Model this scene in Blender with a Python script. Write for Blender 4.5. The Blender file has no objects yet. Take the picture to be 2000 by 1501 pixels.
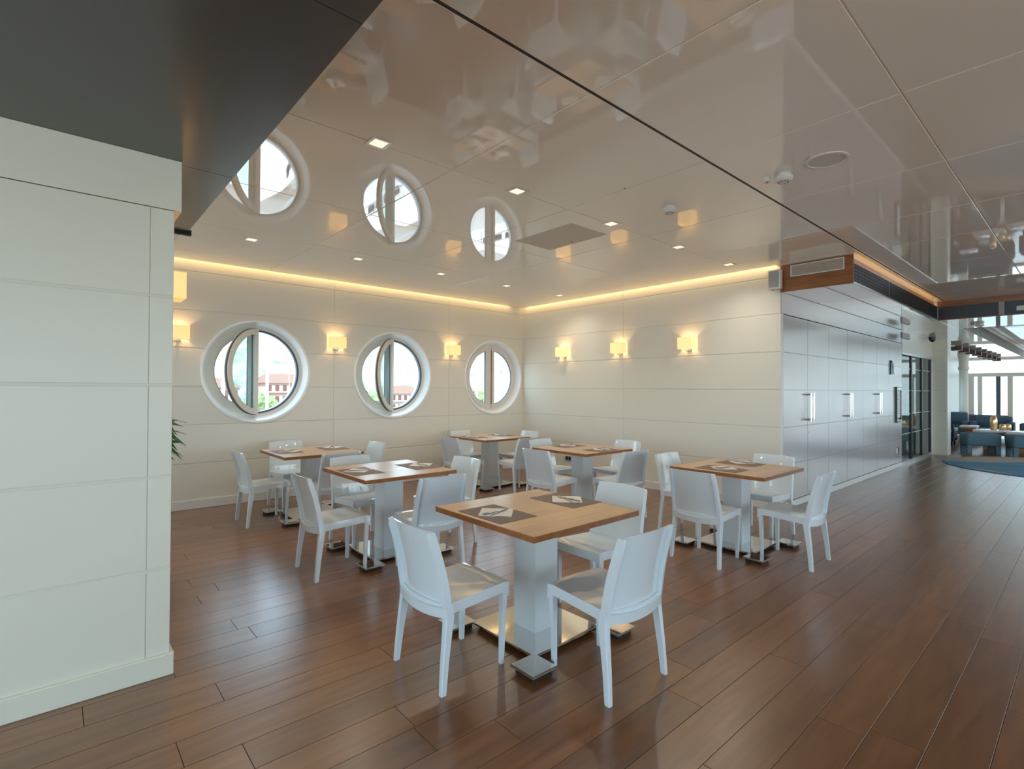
import bpy, bmesh, math, random
from mathutils import Vector, Matrix
random.seed(7)
PI = math.pi
sc = bpy.context.scene
COL = sc.collection

# ------------------------------------------------------------------ camera, world, exposure
def cam_axes(yaw, pitch, roll):
    f = Vector((math.sin(yaw)*math.cos(pitch), math.cos(yaw)*math.cos(pitch), math.sin(pitch)))
    r = Vector((math.cos(yaw), -math.sin(yaw), 0)); u = r.cross(f)
    c, s = math.cos(roll), math.sin(roll)
    return c*r + s*u, -s*r + c*u, f
cd = bpy.data.cameras.new('camera'); cam = bpy.data.objects.new('camera', cd); COL.objects.link(cam)
r_, u_, f_ = cam_axes(math.radians(41.36), math.radians(0.531), math.radians(0.3146))
M = Matrix((r_, u_, -f_)).transposed().to_4x4(); M.translation = Vector((0, 0, 1.5))
cam.matrix_world = M
cd.sensor_width = 36.0; cd.lens = 1008.4*36.0/2000.0; cd.clip_start = 0.05; cd.clip_end = 2000
sc.camera = cam
sc.view_settings.view_transform = 'Standard'; sc.view_settings.look = 'None'
sc.view_settings.gamma = 1.0; sc.view_settings.use_curve_mapping = False
sc.view_settings.exposure = 0.24
cy = sc.cycles
cy.use_denoising = True; cy.use_adaptive_sampling = False; cy.max_bounces = 9; cy.diffuse_bounces = 5; cy.glossy_bounces = 5
cy.transmission_bounces = 6; cy.transparent_max_bounces = 10
cy.caustics_reflective = False; cy.caustics_refractive = False; cy.sample_clamp_indirect = 4.0
world = bpy.data.worlds.new('sky'); sc.world = world; world.use_nodes = True
wt = world.node_tree; bg = wt.nodes['Background']
tc = wt.nodes.new('ShaderNodeTexCoord'); sp = wt.nodes.new('ShaderNodeSeparateXYZ'); cr = wt.nodes.new('ShaderNodeValToRGB')
wt.links.new(tc.outputs['Generated'], sp.inputs[0]); wt.links.new(sp.outputs['Z'], cr.inputs[0]); wt.links.new(cr.outputs[0], bg.inputs[0])
cr.color_ramp.elements[0].position = 0.0; cr.color_ramp.elements[0].color = (.69, .88, 1, 1)
cr.color_ramp.elements[1].position = 0.6; cr.color_ramp.elements[1].color = (.48, .76, 1, 1)
bg.inputs[1].default_value = 4.4
sd = bpy.data.lights.new('sun', 'SUN'); sun = bpy.data.objects.new('sun', sd); COL.objects.link(sun)
sd.energy = 9.0; sd.angle = 0.01; sd.color = (1, .95, .86)
sun.rotation_euler = (math.radians(50), 0, math.radians(-35)); sun.location = (0, 0, 30)

def area(name, loc, rot, sx, sy, energy, color, portal=False):
    l = bpy.data.lights.new(name, 'AREA'); l.shape = 'RECTANGLE'; l.size = sx; l.size_y = sy
    l.energy = energy; l.color = color
    if portal: l.cycles.is_portal = True
    o = bpy.data.objects.new(name, l); COL.objects.link(o); o.location = loc; o.rotation_euler = rot
    return o
# sky portals in the glazed openings (only guide the sampling of the sky)
area('portal', (-4.05, -1.2, 1.6), (0, -PI/2, 0), 2.6, 7.0, 1, (1, 1, 1), True)
area('portal', (-4.05, 6.0, 1.5), (0, -PI/2, 0), 2.4, 2.4, 1, (1, 1, 1), True)
area('portal', (2.2, -5.05, 1.6), (PI/2, 0, 0), 11.0, 2.6, 1, (1, 1, 1), True)
area('portal', (17.0, -5.05, 1.6), (PI/2, 0, 0), 17.6, 2.6, 1, (1, 1, 1), True)
area('portal', (26.15, -.8, 1.4), (0, PI/2, 0), 2.7, 8.2, 1, (1, 1, 1), True)
for px in (2.005, 4.02, 6.07):
    area('portal', (px, 7.62, 1.718), (-PI/2, 0, 0), 1.1, 1.1, 1, (1, 1, 1), True)

# ------------------------------------------------------------------ materials
def mat(name, color, rough=.5, metal=0, ior=1.5, coat=0, emit=None, es=0, alpha=None):
    m = bpy.data.materials.new(name); m.use_nodes = True
    b = m.node_tree.nodes['Principled BSDF']
    b.inputs['Base Color'].default_value = (*color, 1); b.inputs['Roughness'].default_value = rough
    b.inputs['Metallic'].default_value = metal; b.inputs['IOR'].default_value = ior
    b.inputs['Coat Weight'].default_value = coat; b.inputs['Coat Roughness'].default_value = .28 if name in ('oak_floor', 'oiled_oak_top') else .04
    if emit: b.inputs['Emission Color'].default_value = (*emit, 1); b.inputs['Emission Strength'].default_value = es
    return m
def N(m, t, **k):
    n = m.node_tree.nodes.new(t)
    for a, v in k.items(): setattr(n, a, v)
    return n
def noisy(name, c1, c2, scale=(1, 1, 1), nscale=5, detail=5, rough=.5, bump=0, island=0, rr=None, ior=1.5, coat=0, metal=0, world_pos=True, dist=0):
    """two-tone procedural colour with noise stretched by scale, optional per-piece variation"""
    m = mat(name, c1, rough, metal, ior, coat); b = m.node_tree.nodes['Principled BSDF']; L = m.node_tree.links
    if world_pos: g = N(m, 'ShaderNodeNewGeometry'); src = g.outputs['Position']
    else: g = N(m, 'ShaderNodeTexCoord'); src = g.outputs['Object']
    mp = N(m, 'ShaderNodeMapping'); mp.inputs['Scale'].default_value = scale; L.new(src, mp.inputs[0])
    n = N(m, 'ShaderNodeTexNoise'); n.inputs['Scale'].default_value = nscale; n.inputs['Detail'].default_value = detail; n.inputs['Distortion'].default_value = dist
    vec = mp.outputs[0]
    if island:
        gi = N(m, 'ShaderNodeNewGeometry'); oi = N(m, 'ShaderNodeObjectInfo')
        ad = N(m, 'ShaderNodeMath', operation='ADD'); L.new(gi.outputs['Random Per Island'], ad.inputs[0]); L.new(oi.outputs['Random'], ad.inputs[1])
        fr = N(m, 'ShaderNodeMath', operation='FRACT'); L.new(ad.outputs[0], fr.inputs[0])
        cb = N(m, 'ShaderNodeCombineXYZ'); mu = N(m, 'ShaderNodeMath', operation='MULTIPLY'); mu.inputs[1].default_value = 37
        L.new(fr.outputs[0], mu.inputs[0]); L.new(mu.outputs[0], cb.inputs[0]); L.new(mu.outputs[0], cb.inputs[1])
        va = N(m, 'ShaderNodeVectorMath', operation='ADD'); L.new(vec, va.inputs[0]); L.new(cb.outputs[0], va.inputs[1]); vec = va.outputs[0]
    L.new(vec, n.inputs['Vector'])
    rp = N(m, 'ShaderNodeValToRGB'); rp.color_ramp.elements[0].position = .25; rp.color_ramp.elements[1].position = .75
    rp.color_ramp.elements[0].color = (*c1, 1); rp.color_ramp.elements[1].color = (*c2, 1)
    L.new(n.outputs['Fac'], rp.inputs[0]); out = rp.outputs[0]
    if island:
        hs = N(m, 'ShaderNodeHueSaturation'); mr = N(m, 'ShaderNodeMapRange'); mr.inputs['To Min'].default_value = 1-island; mr.inputs['To Max'].default_value = 1+island
        L.new(fr.outputs[0], mr.inputs[0]); L.new(mr.outputs[0], hs.inputs['Value']); L.new(out, hs.inputs['Color']); out = hs.outputs[0]
    L.new(out, b.inputs['Base Color'])
    if rr:
        m2 = N(m, 'ShaderNodeMapRange'); m2.inputs['To Min'].default_value = rr[0]; m2.inputs['To Max'].default_value = rr[1]
        L.new(n.outputs['Fac'], m2.inputs[0]); L.new(m2.outputs[0], b.inputs['Roughness'])
    if bump:
        bp = N(m, 'ShaderNodeBump'); bp.inputs['Strength'].default_value = bump; bp.inputs['Distance'].default_value = .002
        L.new(n.outputs['Fac'], bp.inputs['Height']); L.new(bp.outputs[0], b.inputs['Normal'])
    return m
M_ = {}
M_['floor'] = noisy('oak_floor', (.130, .041, .008), (.255, .096, .026), (1, 10, 1), 2.2, 5, .28, island=.22, dist=.5, ior=1.8, coat=.4)
M_['subfloor'] = mat('subfloor', (.02, .012, .008), .8)
M_['wall'] = noisy('wall_lacquer', (.765, .725, .63), (.785, .745, .65), (1, 1, 1), .7, 2, .29)
M_['wallgap'] = mat('wall_backing', (.72, .69, .58), .45)
M_['nearwall'] = noisy('near_wall_lacquer', (.76, .73, .60), (.78, .75, .62), (1, 1, 1), .7, 2, .33)
M_['trim'] = mat('white_trim', (.74, .73, .68), .3)
M_['ceil'] = noisy('gloss_ceiling', (.88, .84, .76), (.90, .86, .78), (1, 1, 1), .5, 2, .022, ior=2.05)
M_['ceilgap'] = mat('ceiling_gap', (.75, .70, .60), .6)
M_['darkseam'] = mat('dark_seam', (.03, .022, .015), .6)
M_['soffit'] = noisy('dark_wenge_laminate', (.029, .025, .022), (.036, .031, .027), (1, 18, 1), 5, 4, .29, ior=1.85)
M_['walnut'] = noisy('walnut_veneer', (.16, .05, .012), (.34, .13, .035), (1, 1, 9), 3, 6, .35, ior=1.5)
M_['plastic'] = mat('white_gloss_plastic', (.69, .745, .775), .06, coat=.3)
M_['column'] = mat('white_lacquer_column', (.71, .755, .765), .16)
M_['chrome'] = mat('polished_steel', (.78, .77, .74), .05, 1)
M_['brushed'] = mat('brushed_steel', (.6, .6, .6), .3, 1)
M_['black'] = mat('black_rubber', (.01, .01, .01), .6)
M_['oak'] = noisy('oiled_oak_top', (.45, .22, .070), (.63, .36, .145), (1, 16, 1), 2.2, 7, .285, island=.13, ior=1.7, coat=.5, world_pos=False)
M_['oakedge'] = noisy('oak_edge', (.22, .07, .018), (.34, .13, .035), (3, 3, 1), 6, 5, .35, world_pos=False)
M_['mat'] = noisy('woven_placemat', (.20, .145, .115), (.24, .18, .15), (1, 1, 1), 260, 2, .7, world_pos=False)
M_['napkin'] = mat('paper_napkin', (.80, .76, .71), .8)
M_['steel'] = mat('cutlery_steel', (.35, .33, .31), .15, 1)
M_['pvc'] = mat('window_pvc', (.72, .69, .62), .3)
M_['reveal'] = mat('white_reveal', (.94, .94, .94), .2)
M_['gasket'] = mat('dark_gasket', (.09, .11, .14), .5)
M_['silver'] = noisy('silver_lacquer', (.55, .50, .485), (.59, .54, .525), (1, 1, 1), .8, 2, .22, metal=.4)
M_['dark'] = mat('dark_metal', (.03, .035, .04), .35, .6)
M_['louvre'] = mat('black_louvre', (.012, .012, .014), .35)
M_['whitebox'] = mat('white_plastic_case', (.72, .71, .67), .45)
M_['grey'] = mat('grey_plate', (.35, .35, .33), .5)
M_['shade'] = mat('lamp_shade', (.9, .75, .5), .7, emit=(1, .56, .17), es=.75)
M_['spotlens'] = mat('spot_lens', (1, .9, .75), .4, emit=(1, .76, .48), es=1.1)
M_['strip'] = mat('led_strip', (1, .8, .5), .5, emit=(1, .70, .34), es=5)
M_['leaf'] = noisy('leaf_green', (.01, .07, .012), (.03, .16, .03), (1, 1, 1), 30, 3, .4)
M_['stem'] = mat('plant_stem', (.05, .06, .02), .7)
M_['pot'] = mat('grey_pot', (.25, .25, .24), .5)
M_['navy'] = noisy('slate_blue_fabric', (.06, .095, .135), (.085, .125, .17), (1, 1, 1), 60, 2, .8)
M_['navydark'] = noisy('navy_fabric', (.018, .03, .055), (.03, .045, .075), (1, 1, 1), 60, 2, .7)
M_['bluestool'] = noisy('teal_grey_fabric', (.09, .18, .23), (.13, .23, .29), (1, 1, 1), 60, 2, .8)
M_['lightcush'] = mat('pale_cushion', (.45, .52, .58), .8)
M_['wood'] = noisy('warm_oak', (.38, .17, .06), (.52, .27, .11), (1, 1, 8), 3, 5, .3)
M_['gold'] = mat('gold_glass', (.85, .55, .28), .15, .6)
M_['rugblue'] = noisy('rug_blue', (.09, .25, .40), (.14, .35, .53), (1, 1, 1), 1.5, 4, .95)
M_['rugbeige'] = noisy('rug_beige', (.42, .38, .31), (.52, .48, .40), (1, 1, 1), 4, 3, .95)
M_['whitetop'] = mat('white_table_top', (.85, .86, .86), .12)
M_['poster'] = mat('poster_paper', (.75, .78, .78), .5)
M_['ground'] = noisy('quay_paving', (.42, .40, .36), (.50, .48, .44), (1, 1, 1), .1, 4, .9)
M_['water'] = mat('lake_water', (.18, .22, .22), .15)
M_['hill'] = noisy('wooded_hill', (.075, .13, .07), (.30, .30, .25), (1, 1, 1.8), .32, 9, .95)
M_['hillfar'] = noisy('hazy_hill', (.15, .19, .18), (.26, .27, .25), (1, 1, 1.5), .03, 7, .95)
M_['tree'] = noisy('tree_green', (.08, .13, .05), (.18, .22, .11), (1, 1, 1), .8, 5, .95)
M_['facade'] = mat('cream_facade', (.33, .29, .25), .9)
M_['facade2'] = mat('pink_facade', (.35, .24, .20), .9)
M_['shutter'] = mat('brown_shutter', (.09, .04, .035), .8)
M_['tile'] = mat('roof_tile', (.15, .085, .06), .9)
M_['mast'] = mat('white_mast', (.85, .86, .87), .4)
def glass(name, tint=(1, 1, 1), r=.02, ior=1.5):
    m = bpy.data.materials.new(name); m.use_nodes = True; t = m.node_tree; t.nodes.clear()
    o = t.nodes.new('ShaderNodeOutputMaterial'); mx = t.nodes.new('ShaderNodeMixShader'); tr = t.nodes.new('ShaderNodeBsdfTransparent')
    gl = t.nodes.new('ShaderNodeBsdfGlossy'); fr = t.nodes.new('ShaderNodeFresnel'); fr.inputs[0].default_value = ior
    tr.inputs[0].default_value = (*tint, 1); gl.inputs['Roughness'].default_value = r
    ge = t.nodes.new('ShaderNodeNewGeometry'); iv = t.nodes.new('ShaderNodeMath'); iv.operation = 'SUBTRACT'; iv.inputs[0].default_value = 1; ml = t.nodes.new('ShaderNodeMath'); ml.operation = 'MULTIPLY'
    t.links.new(ge.outputs['Backfacing'], iv.inputs[1]); t.links.new(iv.outputs[0], ml.inputs[0]); t.links.new(fr.outputs[0], ml.inputs[1]); t.links.new(ml.outputs[0], mx.inputs[0]); t.links.new(tr.outputs[0], mx.inputs[1]); t.links.new(gl.outputs[0], mx.inputs[2]); t.links.new(mx.outputs[0], o.inputs[0])
    return m
M_['glass'] = glass('window_glass')
M_['sashglass'] = glass('sash_glass', (.86, .96, .97), .02, 1.5)
M_['doorglass'] = glass('door_glass', (.80, .88, .88), .02, 2.0)

# ------------------------------------------------------------------ object helpers
def tag(o, label=None, cat=None, group=None, kind=None):
    if label: o['label'] = label
    if cat: o['category'] = cat
    if group: o['group'] = group
    if kind: o['kind'] = kind
    return o
def empty(name, loc=(0, 0, 0), rz=0, **k):
    o = bpy.data.objects.new(name, None); COL.objects.link(o); o.location = loc; o.rotation_euler = (0, 0, rz)
    o.empty_display_size = .1
    return tag(o, **k)
def link(name, me, parent=None):
    o = bpy.data.objects.new(name, me); COL.objects.link(o)
    if parent: o.parent = parent
    return o
class MB:
    def __init__(s): s.v = []; s.f = []; s.m = []
    def add(s, vs, fs, mi=0):
        b = len(s.v); s.v += [tuple(v) for v in vs]; s.f += [tuple(b+i for i in f) for f in fs]; s.m += [mi]*len(fs); return s
    def box(s, x0, y0, z0, x1, y1, z1, mi=0):
        v = [(x0, y0, z0), (x1, y0, z0), (x1, y1, z0), (x0, y1, z0), (x0, y0, z1), (x1, y0, z1), (x1, y1, z1), (x0, y1, z1)]
        return s.add(v, [(0, 3, 2, 1), (4, 5, 6, 7), (0, 1, 5, 4), (1, 2, 6, 5), (2, 3, 7, 6), (3, 0, 4, 7)], mi)
    def slab(s, lo, hi, ax, sg, c=.003, mi=0):
        """box whose face on side sg of axis ax has chamfered edges"""
        o = [a for a in range(3) if a != ax]
        top = hi[ax] if sg > 0 else lo[ax]; bot = lo[ax] if sg > 0 else hi[ax]
        def ring(w, ins):
            r = []
            for a, b in ((0, 0), (1, 0), (1, 1), (0, 1)):
                p = [0, 0, 0]; p[ax] = w
                p[o[0]] = (hi[o[0]]-ins) if a else (lo[o[0]]+ins); p[o[1]] = (hi[o[1]]-ins) if b else (lo[o[1]]+ins); r.append(p)
            return r
        v = ring(bot, 0)+ring(top-sg*c, 0)+ring(top, c)
        f = [(3, 2, 1, 0)]+[(i, (i+1) % 4, 4+(i+1) % 4, 4+i) for i in range(4)]+[(4+i, 4+(i+1) % 4, 8+(i+1) % 4, 8+i) for i in range(4)]+[(8, 9, 10, 11)]
        return s.add(v, f, mi)
    def cyl(s, c, r, h, n=20, ax=2, r2=None, mi=0):
        r2 = r if r2 is None else r2; v = []
        for k, (rr, t) in enumerate(((r, 0), (r2, h))):
            for i in range(n):
                a = 2*PI*i/n; p = [0, 0, 0]; o = [q for q in range(3) if q != ax]
                p[o[0]] = c[o[0]]+rr*math.cos(a); p[o[1]] = c[o[1]]+rr*math.sin(a); p[ax] = c[ax]+t; v.append(p)
        f = [(i, (i+1) % n, n+(i+1) % n, n+i) for i in range(n)]+[tuple(range(n))[::-1], tuple(range(n, 2*n))]
        return s.add(v, f, mi)
    def lathe(s, c, prof, n=24, mi=0):
        v = [(c[0]+r*math.cos(2*PI*i/n), c[1]+r*math.sin(2*PI*i/n), c[2]+z) for r, z in prof for i in range(n)]
        f = [(k*n+i, k*n+(i+1) % n, (k+1)*n+(i+1) % n, (k+1)*n+i) for k in range(len(prof)-1) for i in range(n)]
        f += [tuple(range(n))[::-1], tuple(range((len(prof)-1)*n, len(prof)*n))]
        return s.add(v, f, mi)
    def tube(s, pts, r, n=6, mi=0):
        P = [Vector(p) for p in pts]; v = []
        for i, p in enumerate(P):
            d = (P[min(i+1, len(P)-1)]-P[max(i-1, 0)]).normalized()
            a = d.cross(Vector((0, 0, 1)) if abs(d.z) < .9 else Vector((1, 0, 0))).normalized(); b = d.cross(a)
            rr = r[i] if isinstance(r, (list, tuple)) else r
            v += [p+rr*(math.cos(2*PI*k/n)*a+math.sin(2*PI*k/n)*b) for k in range(n)]
        f = [(i*n+k, i*n+(k+1) % n, (i+1)*n+(k+1) % n, (i+1)*n+k) for i in range(len(P)-1) for k in range(n)]
        f += [tuple(range(n))[::-1], tuple(range((len(P)-1)*n, len(P)*n))]
        return s.add(v, f, mi)
    def ring(s, outer, inner, y0, y1, mi=0):
        """frame between two equal-count closed loops in x,z, extruded along y"""
        n = len(outer); v = [(x, y, z) for y in (y0, y1) for L in (outer, inner) for x, z in L]
        O0, I0, O1, I1 = 0, n, 2*n, 3*n; f = []
        for i in range(n):
            j = (i+1) % n
            f += [(O0+i, O0+j, I0+j, I0+i), (O1+j, O1+i, I1+i, I1+j), (O0+j, O0+i, O1+i, O1+j), (I0+i, I0+j, I1+j, I1+i)]
        return s.add(v, f, mi)
    def plate(s, loop, y0, y1, mi=0):
        n = len(loop); v = [(x, y, z) for y in (y0, y1) for x, z in loop]
        return s.add(v, [tuple(range(n)), tuple(range(2*n-1, n-1, -1))]+[((i+1) % n, i, n+i, n+(i+1) % n) for i in range(n)], mi)
    def mesh(s, name, mats, smooth=False):
        me = bpy.data.meshes.new(name); me.from_pydata(s.v, [], s.f)
        for m in (mats if isinstance(mats, (list, tuple)) else [mats]): me.materials.append(m)
        for p, mi in zip(me.polygons, s.m): p.material_index = mi
        bm = bmesh.new(); bm.from_mesh(me); bmesh.ops.recalc_face_normals(bm, faces=bm.faces)
        if smooth:
            for f in bm.faces: f.smooth = True
            for e in bm.edges:
                if len(e.link_faces) == 2 and e.calc_face_angle(0) > math.radians(smooth if smooth is not True else 38): e.smooth = False
        bm.to_mesh(me); bm.free(); return me
    def build(s, name, mats, parent=None, smooth=False, **k):
        o = link(name, s.mesh(name, mats, smooth), parent); return tag(o, **k)
def soft(name, lo, hi, bev, m, parent=None, seg=3, **k):
    """rounded box"""
    me = bpy.data.meshes.new(name); bm = bmesh.new(); bmesh.ops.create_cube(bm, size=1)
    for v in bm.verts:
        for a in range(3): v.co[a] = lo[a]+(v.co[a]+.5)*(hi[a]-lo[a])
    bmesh.ops.bevel(bm, geom=list(bm.edges), offset=bev, segments=seg, affect='EDGES', profile=.5)
    for f in bm.faces: f.smooth = True
    bm.to_mesh(me); bm.free(); me.materials.append(m)
    return tag(link(name, me, parent), **k)
KIDS = {}
def copy_tree(o, parent=None):
    c = o.copy(); COL.objects.link(c); c.parent = parent
    for ch in list(o.children): copy_tree(ch, c)
    return c

# dimensions
XR, YW, YE, YN, ZC, ZL = 6.79, 7.40, 2.625, 3.225, 3.06, 2.74
ZJ = [.113, .557, 1.035, 1.512, 1.988, 2.462, 2.935, 3.2]
PORT = [2.005, 4.02, 6.07]; PZ = 1.718

# ------------------------------------------------------------------ floor
def plank_rows():
    fixed = {0: [.6], -1: [1.21], 3: [.617], 4: [.103], -5: [2.31], -10: [4.24]}
    out = []
    y0 = 2.201
    k0 = int(math.floor((-5.0-y0)/.191)); k1 = int(math.ceil((YW-y0)/.191))
    for k in range(k0, k1+1):
        ya, yb = y0+k*.191, y0+(k+1)*.191
        ya = max(ya, -5.0); yb = min(yb, YW+.02)
        if yb-ya < .03: continue
        xs = []
        start = fixed.get(k, [random.uniform(-1, 1)])[0]
        x = start
        while x < 26: xs.append(x); x += random.choice((1.45, 1.7, 1.95, 2.2))
        x = start
        while x > -4: x -= random.choice((1.45, 1.7, 1.95, 2.2)); xs.append(x)
        xs = sorted(xs)
        xs = [-4.0]+[q for q in xs if -3.7 < q < 25.7]+[26.1]
        for a, b in zip(xs[:-1], xs[1:]):
            if a > 7 and ya > 3.3: continue
            out.append((a, b, ya, yb))
    return out
floor = MB().box(-4.1, -5.1, -.12, 26.2, YW+.05, -.022).build('floor', M_['subfloor'], kind='structure')
def sees(x, y):
    d = Vector((x, y, 0))-Vector((0, 0, 1.5)); w = d.dot(f_)
    if w < .3: return 0
    px = 1000+1008.4*d.dot(r_)/w; py = 750.5-1008.4*d.dot(u_)/w
    if px < -150 or px > 2150 or py > 1700: return 0
    if x < .45 and y > YN: return 0
    if x > XR and y > YE: return 0
    return 1/(w*w)
P = plank_rows()
P.sort(key=lambda q: -max(sees(x, (q[2]+q[3])/2) for x in (q[0], q[0]*.7+q[1]*.3, q[0]*.3+q[1]*.7, q[1])))
rest = MB()
for i, (a, b, c, d) in enumerate(P):
    if i < 300:
        m = MB().slab((a+.0012, c+.0012, -.018), (b-.0012, d-.0012, 0), 2, 1, .0007)
        m.build('plank', M_['floor'], floor)
    else: rest.slab((a+.0012, c+.0012, -.018), (b-.0012, d-.0012, 0), 2, 1, .0007)
rest.build('plank_field', M_['floor'], floor, kind='stuff')

# ------------------------------------------------------------------ panelled walls
def panel_wall(name, ax, sg, plane, u_edges, z_edges, m, gap_z=.016, gap_u=.004, th=.008, back=.10, u_lim=None, z_top=None, holes=()):
    """panels face direction sg along axis ax at coordinate plane; u is the other horizontal axis"""
    ua = 1-ax
    lo = [0, 0, 0]; hi = [0, 0, 0]
    a, b = (plane-back, plane-th+.003) if sg > 0 else (plane+th-.003, plane+back)
    lo[ax], hi[ax] = a, b; lo[ua], hi[ua] = u_edges[0], u_edges[-1]; lo[2], hi[2] = -.018, z_edges[-1]
    base = MB().box(*lo, *hi).build(name, M_['wallgap'], kind='structure')
    if holes: cut(base, holes)
    for k in range(len(z_edges)-1):
        for j in range(len(u_edges)-1):
            l = [0, 0, 0]; h = [0, 0, 0]
            l[ax], h[ax] = (plane-th, plane) if sg > 0 else (plane, plane+th)
            l[ua], h[ua] = u_edges[j]+(gap_u/2 if j else 0), u_edges[j+1]-(gap_u/2 if j < len(u_edges)-2 else 0)
            l[2] = z_edges[k]+(gap_z/2 if k else 0); h[2] = z_edges[k+1]-(gap_z/2 if k < len(z_edges)-2 else 0)
            p = MB().slab(l, h, ax, sg, .002).build('wall_panel', m, base)
            hs = [q for q in holes if q[0]+q[2] > l[ua] and q[0]-q[2] < h[ua] and q[1]+q[2] > l[2] and q[1]-q[2] < h[2]]
            if hs: cut(p, hs)
    return base
def cut(o, holes):
    for (cx, cz, r) in holes:
        c = MB().cyl((cx, YW-.5, cz), r, 1.2, 96, ax=1).build('cutter', M_['wall'])
        md = o.modifiers.new('b', 'BOOLEAN'); md.operation = 'DIFFERENCE'; md.object = c; md.solver = 'EXACT'
        dg = bpy.context.evaluated_depsgraph_get(); me = bpy.data.meshes.new_from_object(o.evaluated_get(dg))
        o.modifiers.clear(); o.data = me; bpy.data.objects.remove(c)
HOLES = [(x, PZ, .655) for x in PORT]
panel_wall('wall_back', 1, -1, YW, [-4.0, -.98, 1.02, 3.035, 5.064, XR+.04], ZJ, M_['wall'], back=.22, holes=HOLES)
panel_wall('wall_right', 0, -1, XR, [YE+.004, 5.025, YW], ZJ, M_['wall'])
# near partition block: front face, end face
zn = [.113, .557, 1.035, 1.512, 1.975, 2.43]
panel_wall('wall_left', 1, -1, YN, [-4.0, -2.05, .352, .455], zn, M_['nearwall'], gap_z=.014, back=.25)
panel_wall('wall_left_end', 0, 1, .455, [YN+.26, 4.66], zn, M_['wall'], back=.2)
MB().slab((.443, YN+.0105, .113), (.4549, YN+.2595, 2.43), 0, 1, .002).build('trim_1', M_['nearwall'], kind='structure')
MB().box(-4.0, YN+.25, 0, .25, 4.66, 2.7).build('wall_left_core', M_['wall'], kind='structure')
MB().slab((-4.0, YN-.003, 2.434), (.487, 4.68, 2.70), 1, -1, .002).build('trim_2', M_['nearwall'], kind='structure')
# baseboards
MB().slab((-4.0, YN-.018, 0), (.473, YN+.012, .113), 1, -1, .004).build('baseboard_left', M_['nearwall'], kind='structure')
MB().slab((.443, YN+.012, 0), (.473, 4.66, .113), 0, 1, .004).build('baseboard_left_end', M_['trim'], kind='structure')
MB().slab((-4.0, YW-.016, 0), (XR-.016, YW+.01, .113), 1, -1, .004).build('baseboard_back', M_['trim'], kind='structure')
MB().slab((XR-.016, YE+.001, 0), (XR+.01, YW-.016, .113), 0, -1, .004).build('baseboard_right', M_['trim'], kind='structure')

# outer walls behind the camera with big glazed openings
def glazed_wall(name, ax, plane, u0, u1, n, z0=.75, z1=2.40, ztop=3.2, gl=True):
    base = MB()
    def bx(m, ua, ub, za, zb, t=.1):
        if ax == 1: m.box(ua, plane-t, za, ub, plane+t*0, zb)
        else: m.box(plane-t, ua, za, plane, ub, zb)
    bx(base, u0, u1, -.018, z0); bx(base, u0, u1, z1, ztop)
    w = (u1-u0)/n
    for i in range(n+1): bx(base, max(u0, u0+i*w-.06), min(u1, u0+i*w+.06), z0, z1)
    b = base.build(name, M_['trim'], kind='structure')
    return b
glazed_wall('wall_front', 1, -5.0, -4.0, 26.0, 18)
glazed_wall('wall_side', 0, -4.0, -5.0, 3.2, 4, .25, 2.65)
MB().box(-4.1, 4.6, -.018, -4.0, YW, .3).box(-4.1, 4.6, 2.7, -4.0, YW, 3.2).box(-4.1, 4.6, .3, -4.0, 4.8, 2.7).box(-4.1, 7.2, .3, -4.0, YW, 2.7).box(-4.1, 5.95, .3, -4.0, 6.05, 2.7).build('wall_far_left', M_['wall'], kind='structure')  # unseen wall, its opening added to bring daylight onto the right wall

# ------------------------------------------------------------------ ceilings
ceil = MB().box(-4.1, -5.1, ZC+.0035, 6.695, 7.305, ZC+.07).box(6.695, -5.1, ZC+.0035, 11.7, 1.93, ZC+.07).box(6.695, 1.93, ZC+.0035, 6.85, YE+.03, ZC+.07).build('ceiling', M_['ceilgap'], kind='structure')
XE = [-4.0, -2.62, -1.45, -.27, .915, 2.095, 3.3, 4.487, 5.66, 6.70, 8.03, 9.22, 10.4, 11.49]
YEg = [-5.0, -3.7, -2.6, -1.5, -.41, .675, 1.755, 3.035, 4.32, 5.62, 7.31]
for i in range(len(XE)-1):
    for j in range(len(YEg)-1):
        x0, x1, y0, y1 = XE[i], XE[i+1], YEg[j], YEg[j+1]
        if x0 >= 6.7 and y0 >= 1.7: continue
        if x0 >= 6.7: x0 = max(x0, 6.70)
        g0 = .009 if abs(y0-1.755) < .01 else .0035; g1 = .009 if abs(y1-1.755) < .01 else .0035
        MB().slab((x0+.0035, y0+g0, ZC), (x1-.0035, y1-g1, ZC+.026), 2, -1, .002).build('ceiling_panel', M_['ceil'], ceil)
MB().box(.745, 1.746, ZC+.001, 11.49, 1.764, ZC+.028).build('seam_strip', M_['darkseam'], ceil)
MB().slab((6.703, 1.766, ZC), (6.7778, YE, ZC+.026), 2, -1, .002).build('ceiling_panel', M_['ceil'], ceil)
for a_, b_ in ((6.7785, 8.03), (8.03, 9.22), (9.22, 10.4), (10.4, 11.485)): MB().slab((a_+.002, 1.766, ZC), (b_-.002, 1.905, ZC+.026), 2, -1, .002).build('ceiling_panel', M_['ceil'], ceil)
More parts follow.
